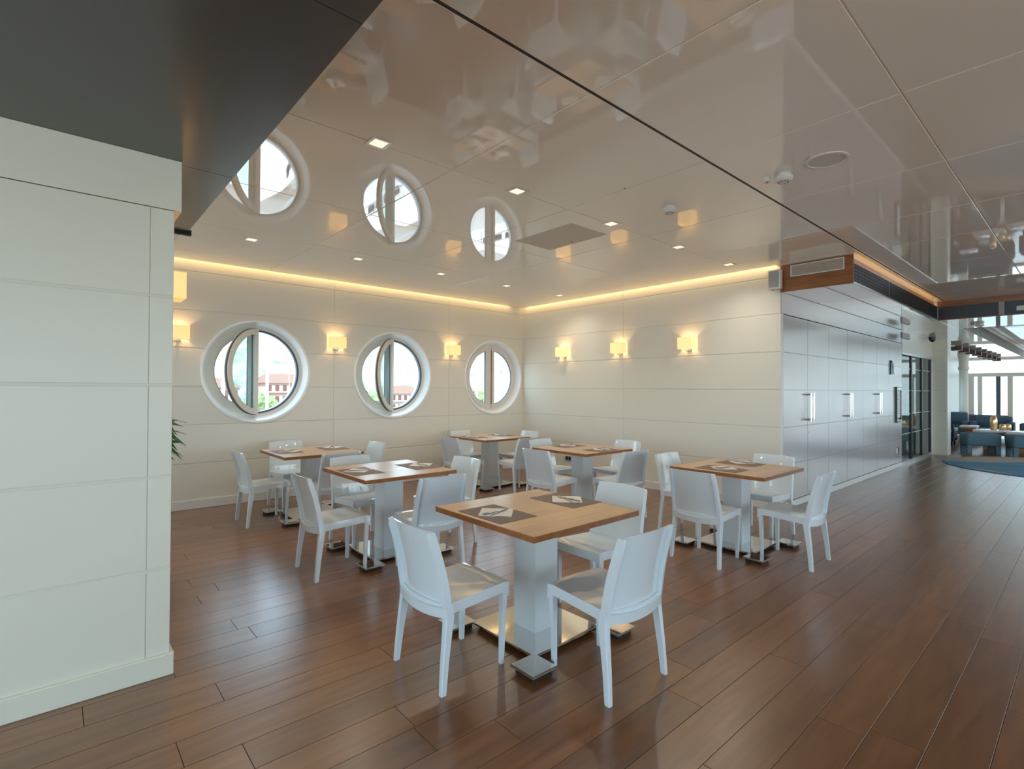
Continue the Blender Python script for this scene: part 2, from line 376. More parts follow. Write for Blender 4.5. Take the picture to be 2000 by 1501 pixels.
# cove: upstand behind the light gap, LED strips hidden above the panel edge
MB().box(-4.0, YW-.02, ZC+.12, XR, YW, 3.2).box(-4.0, 7.20, ZC+.10, XR, YW, ZC+.16).box(6.60, YE, ZC+.10, XR, 7.2, ZC+.16).build('trim_3', M_['trim'], kind='structure')
st = MB().box(.5, 7.27, ZC+.04, 6.70, 7.29, ZC+.06).build('cove_strip_light', M_['strip'], label='warm hidden strip light in the ceiling cove above the porthole wall', cat='light')
st = MB().box(6.66, YE+.05, ZC+.04, 6.68, 7.25, ZC+.06).build('cove_strip_light', M_['strip'], label='warm hidden strip light in the ceiling cove above the sconce wall', cat='light')
area('cove_glow', (3.0, 7.325, ZC+.035), (math.radians(58), 0, 0), 6.9, .02, 4.2, (1, .66, .28))
area('cove_glow', (6.715, 5.0, ZC+.035), (math.radians(58), 0, -PI/2), 4.7, .02, 3.2, (1, .66, .28))
# dark lowered soffit over the near wall
sof = MB().box(-4.0, -5.0, 2.716, .745, 4.66, ZC).build('soffit', M_['soffit'], kind='structure')
sy = [-5.0, -2.2, -.55, 1.60, 3.27, 4.655]
for j in range(len(sy)-1):
    for x0, x1 in ((-4.0, -1.6), (-1.6, .745)):
        MB().slab((x0+.001, sy[j]+.0015, 2.70), (x1-.001, sy[j+1]-.0015, 2.716), 2, -1, .001).build('soffit_panel', M_['soffit'], sof)
MB().box(.48, 4.656, 2.68, .77, 4.69, 2.72).build('soffit_end_bar', M_['black'], sof)
# corridor low ceiling with walnut end, louvres and a beam
low = MB().box(XR, 1.845, ZL+.022, 11.5, YE, 2.962).box(XR, 1.912, 2.96, 11.5, YE, ZC-.001).box(11.5, -5.0, ZL+.022, 13.3, 3.35, ZC).box(13.3, 1.76, ZL+.022, 26.2, 3.35, ZC).box(13.3, -5, ZL+.022, 26.2, .75, ZC).box(13.3, .75, ZC, 26.2, 1.76, ZC+.05).build('ceiling_low', M_['ceilgap'], kind='structure')
def lowpanels(xs, ys):
    for a, b in zip(xs[:-1], xs[1:]):
        for c, d in zip(ys[:-1], ys[1:]):
            MB().slab((a+.0025, c+.0025, ZL), (b-.0025, d-.0025, ZL+.02), 2, -1, .002).build('ceiling_panel', M_['ceil'], low)
lowpanels([XR+.003, 8.1, 9.3, 10.5, 11.5], [1.845, YE-.01])
lowpanels([11.5, 13.3], [-5, -3.4, -1.8, -.4, .75, 1.845, YE-.01])
lowpanels([13.3, 14.5, 15.7, 16.9, 18.1, 19.3, 20.5, 21.7, 22.9, 24.1, 25.3, 26.1], [1.76, 2.5, 3.3])
lowpanels([13.3, 14.5, 15.7, 16.9, 18.1, 19.3, 20.5, 21.7, 22.9, 24.1, 25.3, 26.1], [-5, -3.4, -1.8, -.4, .75])
MB().box(XR-.012, 1.836, 2.730, XR+.002, YE-.006, ZC-.002).build('walnut_end_panel', M_['walnut'], low)
MB().box(XR, 1.900, 2.962, 11.49, 1.912, ZC-.002).build('walnut_band', M_['walnut'], low)
MB().box(XR+.01, 1.84, 2.962, 11.48, 1.85, 2.97).build('ledge_lip', M_['brushed'], low)
tag(MB().box(XR+.02, 1.856, 2.963, 11.47, 1.870, 2.967).build('cove_strip_light', M_['strip']), 'warm strip light on the ledge above the black corridor louvres', 'light')
MB().box(XR, 1.836, 2.735, 11.49, 1.85, 2.752).build('louvre_rail', M_['brushed'], low)
def louvre(x0, x1, nm):
    m = MB(); n = int((x1-x0)/.03)
    m.box(x0, 1.848, 2.752, x1, 1.85, 2.965)
    for i in range(n): m.box(x0+i*.03, 1.838, 2.752, x0+i*.03+.012, 1.848, 2.965)
    for k in range(5): m.box(x0, 1.839, 2.775+k*.04, x1, 1.845, 2.781+k*.04)
    m.build(nm, M_['louvre'], low, kind='stuff')
xx = [XR+.004, 8.35, 9.9, 11.45]
for a, b in zip(xx[:-1], xx[1:]): louvre(a+.006, b-.006, 'louvre_grille')
MB().box(11.488, -5, 2.965, 11.5, 1.85, ZC-.002).build('walnut_band', M_['walnut'], low)
MB().box(11.486, -5, 2.735, 11.5, 1.85, 2.75).build('louvre_rail', M_['walnut'], low)
m = MB().box(11.497, -5, 2.75, 11.5, 1.84, 2.965)
for i in range(110): m.box(11.49, -3.5+i*.048, 2.75, 11.497, -3.5+i*.048+.014, 2.965)
m.build('louvre_grille', M_['louvre'], low, kind='stuff')
MB().slab((11.478, 1.0, 2.75), (11.49, 1.07, 2.965), 0, -1, .002).build('beam_bracket', M_['grey'], low)
for y in (.72, .30, -.15):
    MB().slab((11.476, y-.14, 2.80), (11.49, y+.14, 2.875), 0, -1, .003).build('vent_slot', M_['whitebox'], low)
# light trough sides (recess in the lounge ceiling)
m = MB()
for y in (1.758, .752):
    m.box(13.3, y-.006, ZL, 26.1, y+.006, 2.95)
    for i in range(60): m.box(13.3+i*.21, y-.012, ZL+.01, 13.32+i*.21, y+.012, 2.95)
m.build('trough_louvre', M_['grey'], low, kind='stuff')
MB().box(13.3, .76, 2.95, 26.1, .80, ZC-.002).box(13.3, 1.71, 2.95, 26.1, 1.75, ZC-.002).build('walnut_band', M_['wood'], low)
for i in range(7): MB().slab((13.5+i*1.8, .81, ZC-.02), (15.25+i*1.8, 1.70, ZC-.002), 2, -1, .002).build('ceiling_panel', M_['ceil'], low)
for i, x in enumerate((12.7,)): pass

# ------------------------------------------------------------------ corridor wall with silver cabinets
zc_ = [.09, .557, 1.035, 1.512, 1.988, 2.462]
MB().box(XR+.10, YE+.052, -.018, 12.80, YE+.45, ZC).build('wall_corridor', M_['wallgap'], kind='structure')
MB().slab((XR+.0085, YE, 2.472), (12.8, YE+.05, ZL), 1, -1, .002).build('trim_4', M_['silver'], kind='structure')
MB().slab((XR+.012, YE-.01, 0), (12.8, YE+.05, .082), 1, -1, .003).build('baseboard_corridor', M_['trim'], kind='structure')
MB().slab((XR, YE, .086), (XR+.075, YE+.0038, 2.462), 1, -1, .002).build('trim_5', M_['wall'], kind='structure')
def cab_door(x0, x1, par, mt='silver', name='door'):
    m = MB().box(x0, YE+.014, .09, x1, YE+.02, 2.462)
    for a, b in zip(zc_[:-1], zc_[1:]): m.slab((x0, YE, a+(.003 if a > .1 else 0)), (x1, YE+.014, b-(.003 if b < 2.4 else 0)), 1, -1, .0015)
    return m.build(name, M_[mt], par)
def dhandle(x, par, z0=1.09, z1=1.47, m='chrome', r=.012, off=.06):
    h = MB().tube([(x, YE, z0+.02), (x, YE-off, z0+.02), (x, YE-off, z0), (x, YE-off, z1), (x, YE-off, z1-.02), (x, YE, z1-.02)], r, 8)
    h.build('handle', M_[m], par, smooth=True)
cabs = [(6.868, 7.70, 8.535), (8.535, 9.37, 10.20), (10.20, 11.035, 11.87)]
clab = ['silver double-door wall cabinet nearest the white sconce wall', 'silver double-door wall cabinet in the middle of the row of three', 'silver double-door wall cabinet farthest along, beside the notice panel']
for (a, b, c), lb in zip(cabs, clab):
    t = empty('wall_cabinet', (0, 0, 0), label=lb, cat='cabinet', group='silver cabinets along the corridor')
    MB().box(a+.002, YE+.022, .086, c-.002, YE+.05, 2.464).build('body', M_['dark'], t)
    for x0, x1, hx in ((a+.005, b-.006, b-.05), (b+.006, c-.005, b+.05)):
        d = cab_door(x0, x1, t); dhandle(hx, d)
    MB().cyl((b+.05, YE-.004, .93), .011, .006, 10, ax=1).build('keyhole', M_['brushed'], t)
t = empty('service_panel', (0, 0, 0), label='silver wall panel with a hinged leaf between the cabinets and glass doors', cat='wall panel')
cab_door(11.875, 12.795, t, name='panel'); MB().box(11.875, YE+.022, .086, 12.795, YE+.05, 2.464).build('body', M_['dark'], t)
t = empty('notice_frame', (12.46, YE-.03, 1.22), label='slim black-framed white notice on the silver panel by the glass doors', cat='frame')
MB().box(-.17, .0, -.33, -.155, .03, .37).box(.155, .0, -.28, .17, .03, .30).box(-.17, .0, .355, .17, .02, .37).box(-.17, .0, -.33, .17, .02, -.318).build('frame', M_['dark'], t)
MB().box(-.14, .012, -.24, .14, .02, .29).build('paper', M_['poster'], t)
mm = MB()
for i in range(9): mm.box(-.10+.01*(i % 3), .010, -.16+i*.045, .08-.02*(i % 4), .012, -.146+i*.045)
mm.build('print', M_['grey'], t)
t = empty('wall_plate', (12.02, YE-.012, 1.93), label='small clear sign plate high on the silver panel', cat='sign')
MB().box(-.12, 0, -.10, .12, .012, .11).build('plate', M_['lightcush'], t); MB().box(-.13, -.006, -.11, -.115, .012, .16).box(-.13, -.006, .15, -.02, .012, .16).box(-.03, -.006, .0, -.02, .012, .16).build('bracket', M_['dark'], t)
t = empty('wall_socket', (12.45, YE-.01, .33), label='dark double socket low on the silver panel by the glass doors', cat='socket')
MB().slab((-.09, 0, -.05), (-.01, .01, .05), 1, -1, .002).build('plate', M_['whitebox'], t); MB().slab((.01, 0, -.06), (.07, .01, .06), 1, -1, .002).build('socket', M_['dark'], t)

# glass doors
gd = empty('door_1', (0, 0, 0), kind='structure')
MB().box(12.80, YE-.005, 2.30, 15.62, YE+.12, ZL).build('header', M_['wall'], gd)
MB().box(12.80, YE, 0, 15.62, YE+.10, .07).build('sill', M_['brushed'], gd)
MB().box(12.80, YE-.004, 2.255, 15.62, YE+.02, 2.30).build('top_rail', M_['brushed'], gd)
for x, w in ((13.66, .07), (14.66, .10), (15.55, .10)): MB().box(x-w/2, YE+.0, .07, x+w/2, YE+.05, 2.255).build('post', M_['dark'], gd)
for x0, x1 in ((12.83, 13.62), (13.70, 14.60), (14.72, 15.49)):
    p = MB().box(x0, YE+.02, .075, x1, YE+.03, 2.25).build('pane', M_['doorglass'], gd)
    for z in (.62, 1.03, 1.51, 1.97): MB().box(x0, YE+.016, z, x1, YE+.02, z+.012).build('glazing_bar', M_['trim'], p)
MB().box(12.8, 6.0, -.018, 16, 6.1, ZC).box(12.8, YE+.12, -.018, 12.9, 6, ZC).box(15.9, 3.3, -.018, 16.0, 6, ZC).box(12.8, YE+.12, ZL, 16, 6.1, ZC).build('wall_store', M_['wall'], kind='structure')
# pier and lounge wall
panel_wall('wall_pier', 0, -1, 15.70, [2.36, 3.3], [0, .557, 1.035, 1.512, 1.988, 2.462, ZL+.02], M_['nearwall'], back=.4)
MB().box(15.71, 2.345, 0, 16.1, 2.36, ZL+.02).build('trim_6', M_['wall'], kind='structure')
MB().box(15.62, YE, 2.255, 15.7, YE+.3, ZL).box(15.60, YE, -.0, 15.7, YE+.3, 2.3).build('trim_7', M_['wall'], kind='structure')
lw = MB().box(16.1, 3.3, -.018, 19.9, 3.4, ZL+.3).box(21.9, 3.3, -.018, 26.1, 3.4, ZL+.3).box(19.9, 3.3, -.018, 21.9, 3.4, 1.12).box(19.9, 3.3, 2.20, 21.9, 3.4, ZL+.3).build('wall_lounge', M_['trim'], kind='structure')
w4 = empty('window_4', (0, 0, 0), kind='structure')
MB().box(19.9, 3.28, 1.12, 20.02, 3.4, 2.2).box(21.75, 3.28, 1.12, 21.9, 3.4, 2.2).box(20.02, 3.28, 2.12, 21.75, 3.4, 2.2).box(20.7, 3.29, 1.12, 20.78, 3.4, 2.12).build('window_frame', M_['dark'], w4)
MB().box(20.02, 3.34, 1.12, 21.75, 3.35, 2.12).build('pane', M_['doorglass'], w4)
# far glazing
w5 = empty('window_5', (0, 0, 0), kind='structure')
MB().box(26.0, -5.0, 2.07, 26.14, 3.3, 2.20).box(26.0, -5, ZL-.06, 26.14, 3.3, ZL+.1).box(26.0, -5, -.018, 26.14, 3.3, .08).build('window_frame', M_['pvc'], w5)
for y, w in ((3.2, .18), (2.94, .13), (2.12, .14), (1.2, .12), (.3, .12), (-.6, .12), (-1.6, .12), (-2.6, .12), (-3.6, .12), (-4.8, .2)):
    MB().box(25.98, y-w/2, .08, 26.14, y+w/2, 2.07).build('post', M_['pvc'], w5)
for y in (2.44, .75, -1.1): MB().box(26.02, y-.06, .08, 26.1, y+.06, 2.07).build('sash_post', M_['gasket'], w5)
MB().box(26.06, -4.9, .08, 26.065, 3.2, 2.07).box(26.06, -5, 2.2, 26.065, 3.3, ZL-.06).build('pane', M_['glass'], w5)

# ------------------------------------------------------------------ portholes
def circ(cx, cz, r, n=72, a0=0, a1=2*PI, close=True):
    k = n if close else n+1
    return [(cx+r*math.cos(a0+(a1-a0)*i/n), cz+r*math.sin(a0+(a1-a0)*i/n)) for i in range(k)]
def dloop(side, ro, xs, n=40):
    """D-shaped loop: half circle radius ro cut at x=xs (side -1: left half, +1 right half) centred at 0"""
    a = math.acos(min(1, abs(xs)/ro))
    if side > 0: return [(ro*math.cos(-a+2*a*i/n), ro*math.sin(-a+2*a*i/n)) for i in range(n+1)]
    return [(ro*math.cos(PI-a+2*a*i/n), ro*math.sin(PI-a+2*a*i/n)) for i in range(n+1)]
def half_sash(side, stile, par, name, closed=True):
    """D frame built around its hinge line x=0,y=0 in its own space"""
    s = empty(name, (0, 0, 0)); s.parent = par
    n = 40; o = dloop(side, .575, .004); i_ = dloop(side, .50, stile)
    MB().ring(o, i_, -.03, .03).build('frame', M_['pvc'], s, smooth=30)
    o2 = dloop(side, .582, .002); i2 = dloop(side, .568, .012)
    MB().ring(o2, i2, -.010, .010).build('gasket', M_['gasket'], s)
    i3 = dloop(side, .492, stile+.008)
    MB().ring(i_, i3, -.02, .0).build('glazing_bead', M_['gasket'], s)
    MB().plate(dloop(side, .492, stile+.006), -.004, .004).build('pane', M_['sashglass'] if not closed else M_['glass'], s)
    return s
wl = []
for k, cx in enumerate(PORT):
    w = empty('window_%d' % (k+1), (cx, YW, PZ), kind='structure'); wl.append(w)
    MB().ring(circ(0, 0, .678), circ(0, 0, .652), -.014, .01).build('rim', M_['reveal'], w, smooth=30)
    m = MB(); A = circ(0, 0, .655); B = circ(0, 0, .600); C = circ(0, 0, .66); n = len(A)
    v = [(x, -.002, z) for x, z in A]+[(x, .105, z) for x, z in B]+[(x, .105, z) for x, z in C]+[(x, -.002, z) for x, z in C]
    m.add(v, [(a*n+i, a*n+(i+1) % n, ((a+1) % 4)*n+(i+1) % n, ((a+1) % 4)*n+i) for a in range(4) for i in range(n)])
    m.build('reveal', M_['reveal'], w, smooth=30)
    MB().ring(circ(0, 0, .66), circ(0, 0, .565), .10, .17).build('window_frame', M_['pvc'], w, smooth=30)
    MB().ring([(x, z) for x, z in dloop(1, .567, .0)], [(x, z) for x, z in dloop(1, .540, .0)], .105, .155).build('gasket', M_['gasket'], w, smooth=30) if k < 2 else None
    MB().ring(circ(0, 0, .66), circ(0, 0, .54), .155, .22).build('outer_frame', M_['pvc'], w, smooth=30)
    if k < 2:
        a = half_sash(-1, .10, w, 'sash'); a.location = (0, .135, 0)
        b = half_sash(1, .075, w, 'sash', False); b.location = (.004, .085, 0); b.rotation_euler = (0, 0, -math.radians(180-39))
        # right half swung into the room on its straight edge
    else:
        a = half_sash(-1, .13, w, 'sash'); a.location = (0, .115, 0)
        b = half_sash(1, .07, w, 'sash'); b.location = (.004, .115, 0)
        MB().box(-.006, .075, -.50, .008, .09, .50).build('seam', M_['walnut'], w)

# ------------------------------------------------------------------ tables
def make_table():
    t = empty('cafe_table')
    h = .45
    m = MB(); n = 12
    for i in range(n):
        y0 = -h+.006+i*(2*h-.012)/n; y1 = -h+.006+(i+1)*(2*h-.012)/n
        m.box(-h+.006, y0, .728, h-.006, y1, .755)
    m.build('tabletop', M_['oak'], t)
    e = MB()
    sq = lambda a: [(-a, -a), (a, -a), (a, a), (-a, a)]
    o, i_ = sq(h), sq(h-.0065)
    v = [(x, y, z) for z in (.724, .7548) for L in (o, i_) for x, y in L]; f = []
    for i in range(4):
        j = (i+1) % 4
        f += [(i, j, 4+j, 4+i), (8+j, 8+i, 12+i, 12+j), (j, i, 8+i, 8+j), (4+i, 4+j, 12+j, 12+i)]
    e.add(v, f).build('edge_band', M_['oakedge'], t)
    MB().box(-.2, -.2, .716, .2, .2, .728).build('mounting_plate', M_['black'], t)
    c = .095; cc = MB().box(-c+.006, -c+.006, .040, c-.006, c-.006, .716)
    for sx in (-1, 1):
        for sy in (-1, 1): cc.box(sx*c-.008*(sx > 0), sy*c-.008*(sy > 0), .040, sx*c+.008*(sx < 0), sy*c+.008*(sy < 0), .716)
    cc = MB().slab((-c, -c, .040), (c, c, .716), 2, 1, .002)
    cc.build('column', M_['column'], t)
    MB().slab((-.283, -.283, .028), (.283, .283, .040), 2, 1, .002).build('base_plate', M_['chrome'], t)
    MB().box(-.255, -.255, .006, .255, .255, .028).build('shadow_core', M_['black'], t)  # black block put in for the dark shadow gap below the plate
    for sx in (-1, 1):
        for sy in (-1, 1):
            x0, x1 = sorted((sx*.262, sx*.437)); y0, y1 = sorted((sy*.262, sy*.437))
            f = MB().slab((x0, y0, .030), (x1, y1, .043), 2, 1, .002).build('foot', M_['chrome'], t)
            MB().box(x0+.02, y0+.02, 0, x1-.02, y1-.02, .030).build('foot_shadow_pad', M_['black'], f)  # pad carries the foot; its black stands in for the shadow beneath
    return t
TB = {1: (2.257, 2.33), 2: (2.325, 4.365), 3: (2.285, 6.21), 4: (5.12, 6.335), 5: (5.03, 4.355), 6: (4.975, 2.335)}
TN = {1: 'the large foreground table', 2: 'the middle-left table', 3: 'the back-left table below the first porthole', 4: 'the far corner table',
      5: 'the middle-right table by the sconce wall', 6: 'the right table beside the silver cabinets'}
TL = {1: 'square oak-top cafe table in the foreground on a chrome base', 2: 'square oak-top cafe table in the middle of the left row',
      3: 'square oak-top cafe table at back left below the first porthole', 4: 'square oak-top cafe table in the far corner of the room',
      5: 'square oak-top cafe table in the middle of the right row by the sconce wall', 6: 'square oak-top cafe table beside the silver cabinets at right'}
proto = None
for k, (x, y) in TB.items():
    if proto is None: proto = make_table(); o = proto
    else: o = copy_tree(proto)
    o.location = (x, y, 0); tag(o, TL[k], 'table', 'oak cafe tables')

# ------------------------------------------------------------------ chairs
def seat_mb():
    n = 10; m = MB(); idx = {}
    def P_(s, t, dz=0, ins=0):
        w = .214+(.205-.214)*t; s2 = s; y = -.185+.42*t
        y += .012*(1-s*s)*t - .034*(1-s*s)*(1-t)
        z = .428+.022*t-.013*(1-s*s)*math.sin(PI*min(1, t*1.05))-.008*max(0, (t-.88)/.12)**2
        return (s2*w*(1-ins), y*(1-ins)+.02*ins, z+dz)
    V = []
    for j in range(n+1):
        for i in range(n+1): V.append(P_(-1+2*i/n, j/n))
    top = lambda i, j: j*(n+1)+i
    F = [(top(i, j), top(i+1, j), top(i+1, j+1), top(i, j+1)) for j in range(n) for i in range(n)]
    b0 = len(V)
    for j in range(n+1):
        for i in range(n+1): V.append(P_(-1+2*i/n, j/n, -.014, .09))
    bot = lambda i, j: b0+j*(n+1)+i
    F += [(bot(i, j), bot(i, j+1), bot(i+1, j+1), bot(i+1, j)) for j in range(n) for i in range(n)]
    loop = [(i, 0) for i in range(n)]+[(n, j) for j in range(n)]+[(i, n) for i in range(n, 0, -1)]+[(0, j) for j in range(n, 0, -1)]
    L = len(loop); o0 = len(V)
    def depth(i, j):
        s = abs(-1+2*i/n); t = j/n
        e = s if j in (0, n) else abs(2*t-1)
        return .054+.026*max(0, (e-.72)/.28)**2
    for i, j in loop:
        p = P_(-1+2*i/n, j/n); V.append((p[0]*1.0, p[1], p[2]-depth(i, j)))
    i0 = len(V)
    for i, j in loop:
        p = P_(-1+2*i/n, j/n, 0, .09); V.append((p[0], p[1], p[2]-depth(i, j)))
    for k in range(L):
        q = (k+1) % L; a, b = loop[k], loop[q]
        F += [(top(*b), top(*a), o0+k, o0+q), (o0+q, o0+k, i0+k, i0+q), (i0+q, i0+k, bot(*a), bot(*b))]
    return m.add(V, F)
def back_mb():
    us = [-1, -.9, -.885, -.7, -.5, -.25, 0, .25, .5, .7, .885, .9, 1]; zs = [.368, .395, .418, .424, .47, .53, .59, .65, .71, .76, .795, .800]
    m = MB(); V = []; nu, nz = len(us), len(zs)
    def base(u, z):
        t = (z-.368)/(.8-.368); w = .228-.020*t**1.2
        y = -.156-.034*t-.064*t*t; bow = .034-.002*t
        zz = z-(.016*(1-u*u) if z < .43 else 0)+(.004*(1-u*u) if z > .79 else 0)
        return w*u, y-bow*(1-u*u), zz
    for z in zs:
        for u in us: V.append(base(u, z))
    for z in zs:
        for u in us:
            x, y, zz = base(u, z); t = .010
            if abs(u) > .89: t = .038 if z < .79 else .028
            if z < .42: t = .036
            if z > .798: t = min(t, .012)
            V.append((x, y-t, zz))
    f = lambda i, j: j*nu+i; b = lambda i, j: nu*nz+j*nu+i; F = []
    for j in range(nz-1):
        for i in range(nu-1):
            F += [(f(i, j), f(i+1, j), f(i+1, j+1), f(i, j+1)), (b(i, j), b(i, j+1), b(i+1, j+1), b(i+1, j))]
        F += [(f(0, j), f(0, j+1), b(0, j+1), b(0, j)), (f(nu-1, j+1), f(nu-1, j), b(nu-1, j), b(nu-1, j+1))]
    for i in range(nu-1): F += [(f(i+1, 0), f(i, 0), b(i, 0), b(i+1, 0)), (f(i, nz-1), f(i+1, nz-1), b(i+1, nz-1), b(i, nz-1))]
    return m.add(V, F)
def leg_mb(sx, rear):
    """rings: z, outer x, y of the outer face, size x, size y"""
    if rear: R = [(0, .237, -.228, .024, .027), (.012, .237, -.2275, .025, .029), (.15, .2335, -.217, .028, .034), (.28, .230, -.203, .031, .040), (.37, .2275, -.194, .034, .046), (.425, .2262, -.191, .034, .040)]
    else: R = [(0, .196, .213, .023, .023), (.012, .1962, .2135, .024, .024), (.2, .200, .220, .028, .029), (.36, .2038, .2275, .034, .035), (.425, .2046, .230, .036, .040)]
    V = []
    for z, x, y, a, b in R:
        yi = y+b if rear else y-b; c = .004
        x0, x1 = sx*x, sx*(x-a)
        for px, py in ((x0-sx*c, y), (x0, y+(c if rear else -c)), (x0, yi), (x1, yi), (x1, y)): V.append((px, py, z))
    n = 5; F = [(k*n+i, k*n+(i+1) % n, (k+1)*n+(i+1) % n, (k+1)*n+i) for k in range(len(R)-1) for i in range(n)]+[tuple(range(n)), tuple(range((len(R)-1)*n, len(R)*n))]
    return MB().add(V, F)
def make_chair():
    t = empty('dining_chair')
    seat_mb().build('seat', M_['plastic'], t, smooth=50)
    back_mb().build('backrest', M_['plastic'], t, smooth=40)
    for rear in (False, True):
        for sx in (-1, 1):
            l = leg_mb(sx, rear).build('leg', M_['plastic'], t, smooth=30)
    return t
SIDE = {'-X': 'front-left', '-Y': 'front-right', '+X': 'back-right', '+Y': 'back-left'}
FACE = {'-Y': 0, '-X': -PI/2, '+X': PI/2, '+Y': PI}
# rear-leg centre on the floor, table, side, small turn in degrees
CH = [(2.205, 1.533, 1, '-Y', -2.3), (1.426, 2.350, 1, '-X', .5), (3.085, 2.325, 1, '+X', -1),
      (2.33, 3.515, 2, '-Y', -5), (1.522, 4.228, 2, '-X', -1), (3.095, 4.265, 2, '+X', 0), (2.270, 5.045, 2, '+Y', 2),
      (1.540, 6.244, 3, '-X', 0), (2.270, 7.05, 3, '+Y', 2), (3.100, 6.235, 3, '+X', 0), (2.320, 5.46, 3, '-Y', -4),
      (4.325, 6.235, 4, '-X', 2), (5.100, 7.06, 4, '+Y', 4), (5.925, 6.32, 4, '+X', -3), (5.110, 5.46, 4, '-Y', -3),
      (4.235, 4.33, 5, '-X', 1), (5.110, 5.145, 5, '+Y', 3), (5.890, 4.31, 5, '+X', -3), (5.00, 3.56, 5, '-Y', -6),
      (4.180, 2.332, 6, '-X', 0), (4.945, 1.585, 6, '-Y', 1.5), (5.800, 2.335, 6, '+X', -2), (5.075, 3.115, 6, '+Y', 0)]
cp = None
for x, y, tb, sd_, tw in CH:
    if cp is None: cp = make_chair(); o = cp
    else: o = copy_tree(cp)
    a = FACE[sd_]+math.radians(tw)
    fwd = Vector((-math.sin(a), math.cos(a), 0)); o.location = Vector((x, y, 0))+.215*fwd; o.rotation_euler = (0, 0, a)
    tag(o, 'white glossy plastic chair at the %s side of %s' % (SIDE[sd_], TN[tb]), 'chair', 'white plastic chairs around the cafe tables')

# ------------------------------------------------------------------ table settings
def fork_mb():
    m = MB(); m.box(-.003, -.085, .001, .003, .03, .004); m.box(-.005, -.095, .001, .005, -.055, .0045)
    m.box(-.010, .03, .001, .010, .05, .004)
    for i in range(4): m.box(-.010+i*.0055, .05, .002, -.0065+i*.0055, .09, .005)
    return m
def knife_mb():
    m = MB(); m.box(-.006, -.095, .001, .006, .0, .006)
    m.add([(-.005, 0, .001), (.007, 0, .001), (.007, .08, .001), (-.002, .105, .001), (-.005, 0, .004), (.007, 0, .004), (.007, .08, .003), (-.002, .105, .003)],
          [(0, 3, 2, 1), (4, 5, 6, 7), (0, 1, 5, 4), (1, 2, 6, 5), (2, 3, 7, 6), (3, 0, 4, 7)])
    return m
matme = MB().slab((-.14, -.2, 0), (.14, .2, .002), 2, 1, .0006).mesh('placemat', M_['mat'])
nm = MB(); g = 6
for k, dz in enumerate((0, .0016)):
    V = []
    for j in range(g+1):
        for i in range(g+1):
            u, v = i/g, j/g; V.append((-.1+.2*u+k*.002, -.098+.196*v, dz+.0012*math.sin(3*u+5*v)**2*(1 if k else 0)+.001))
    nm.add(V, [(j*(g+1)+i, j*(g+1)+i+1, (j+1)*(g+1)+i+1, (j+1)*(g+1)+i) for j in range(g) for i in range(g)])
napme = nm.box(-.1, -.098, 0, .1, .098, .001).mesh('napkin', M_['napkin'])
forkme = fork_mb().mesh('fork', M_['steel']); knifeme = knife_mb().mesh('knife', M_['steel'])
SET = {1: [((1.985, 2.385, 0), (1.985, 2.392, 45), 'left'), ((2.58, 2.38, 0), (2.587, 2.372, 45), 'right')],
       2: [((2.05, 4.385, 0), (2.04, 4.41, 42), 'left'), ((2.622, 4.345, 0), (2.666, 4.366, 45), 'right')],
       3: [((2.02, 6.29, 0), (2.07, 6.305, 47), 'left'), ((2.575, 6.30, 0), (2.60, 6.36, 35), 'right')],
       4: [((4.86, 6.42, 0), (4.873, 6.455, 45), 'left'), ((5.41, 6.40, 0), (5.44, 6.45, 45), 'right')],
       5: [((5.09, 4.64, 90), (5.10, 4.66, 45), 'far'), ((5.07, 4.07, 90), (5.09, 4.085, 45), 'near')],
       6: [((4.745, 2.37, 0), (4.785, 2.368, 45), 'left'), ((5.24, 2.42, 0), (5.30, 2.43, 48), 'right')]}
for tb, L in SET.items():
    for (mx, my, mr), (nx, ny, nr), w in L:
        o = link('placemat', matme); o.location = (mx, my, .7555); o.rotation_euler = (0, 0, math.radians(mr)); tag(o, 'grey-brown placemat on the %s half of %s' % (w, TN[tb]), 'placemat', 'placemats')
        o = link('napkin', napme); o.location = (nx, ny, .758); o.rotation_euler = (0, 0, math.radians(nr)); tag(o, 'white paper napkin on the %s placemat of %s' % (w, TN[tb]), 'napkin', 'napkins')
        rz = math.radians(nr+random.uniform(-50, 60)) if w in ('left', 'far') else math.radians(nr-65+random.uniform(-10, 10))
        o = link('fork', forkme); o.location = (nx-.012, ny+.006, .7625); o.rotation_euler = (math.radians(1), 0, rz); tag(o, 'steel fork on the %s napkin of %s' % (w, TN[tb]), 'fork', 'forks')
        o = link('knife', knifeme); o.location = (nx+.012, ny-.012, .7625); o.rotation_euler = (0, 0, rz+.25); tag(o, 'steel knife on the %s napkin of %s' % (w, TN[tb]), 'knife', 'knives')

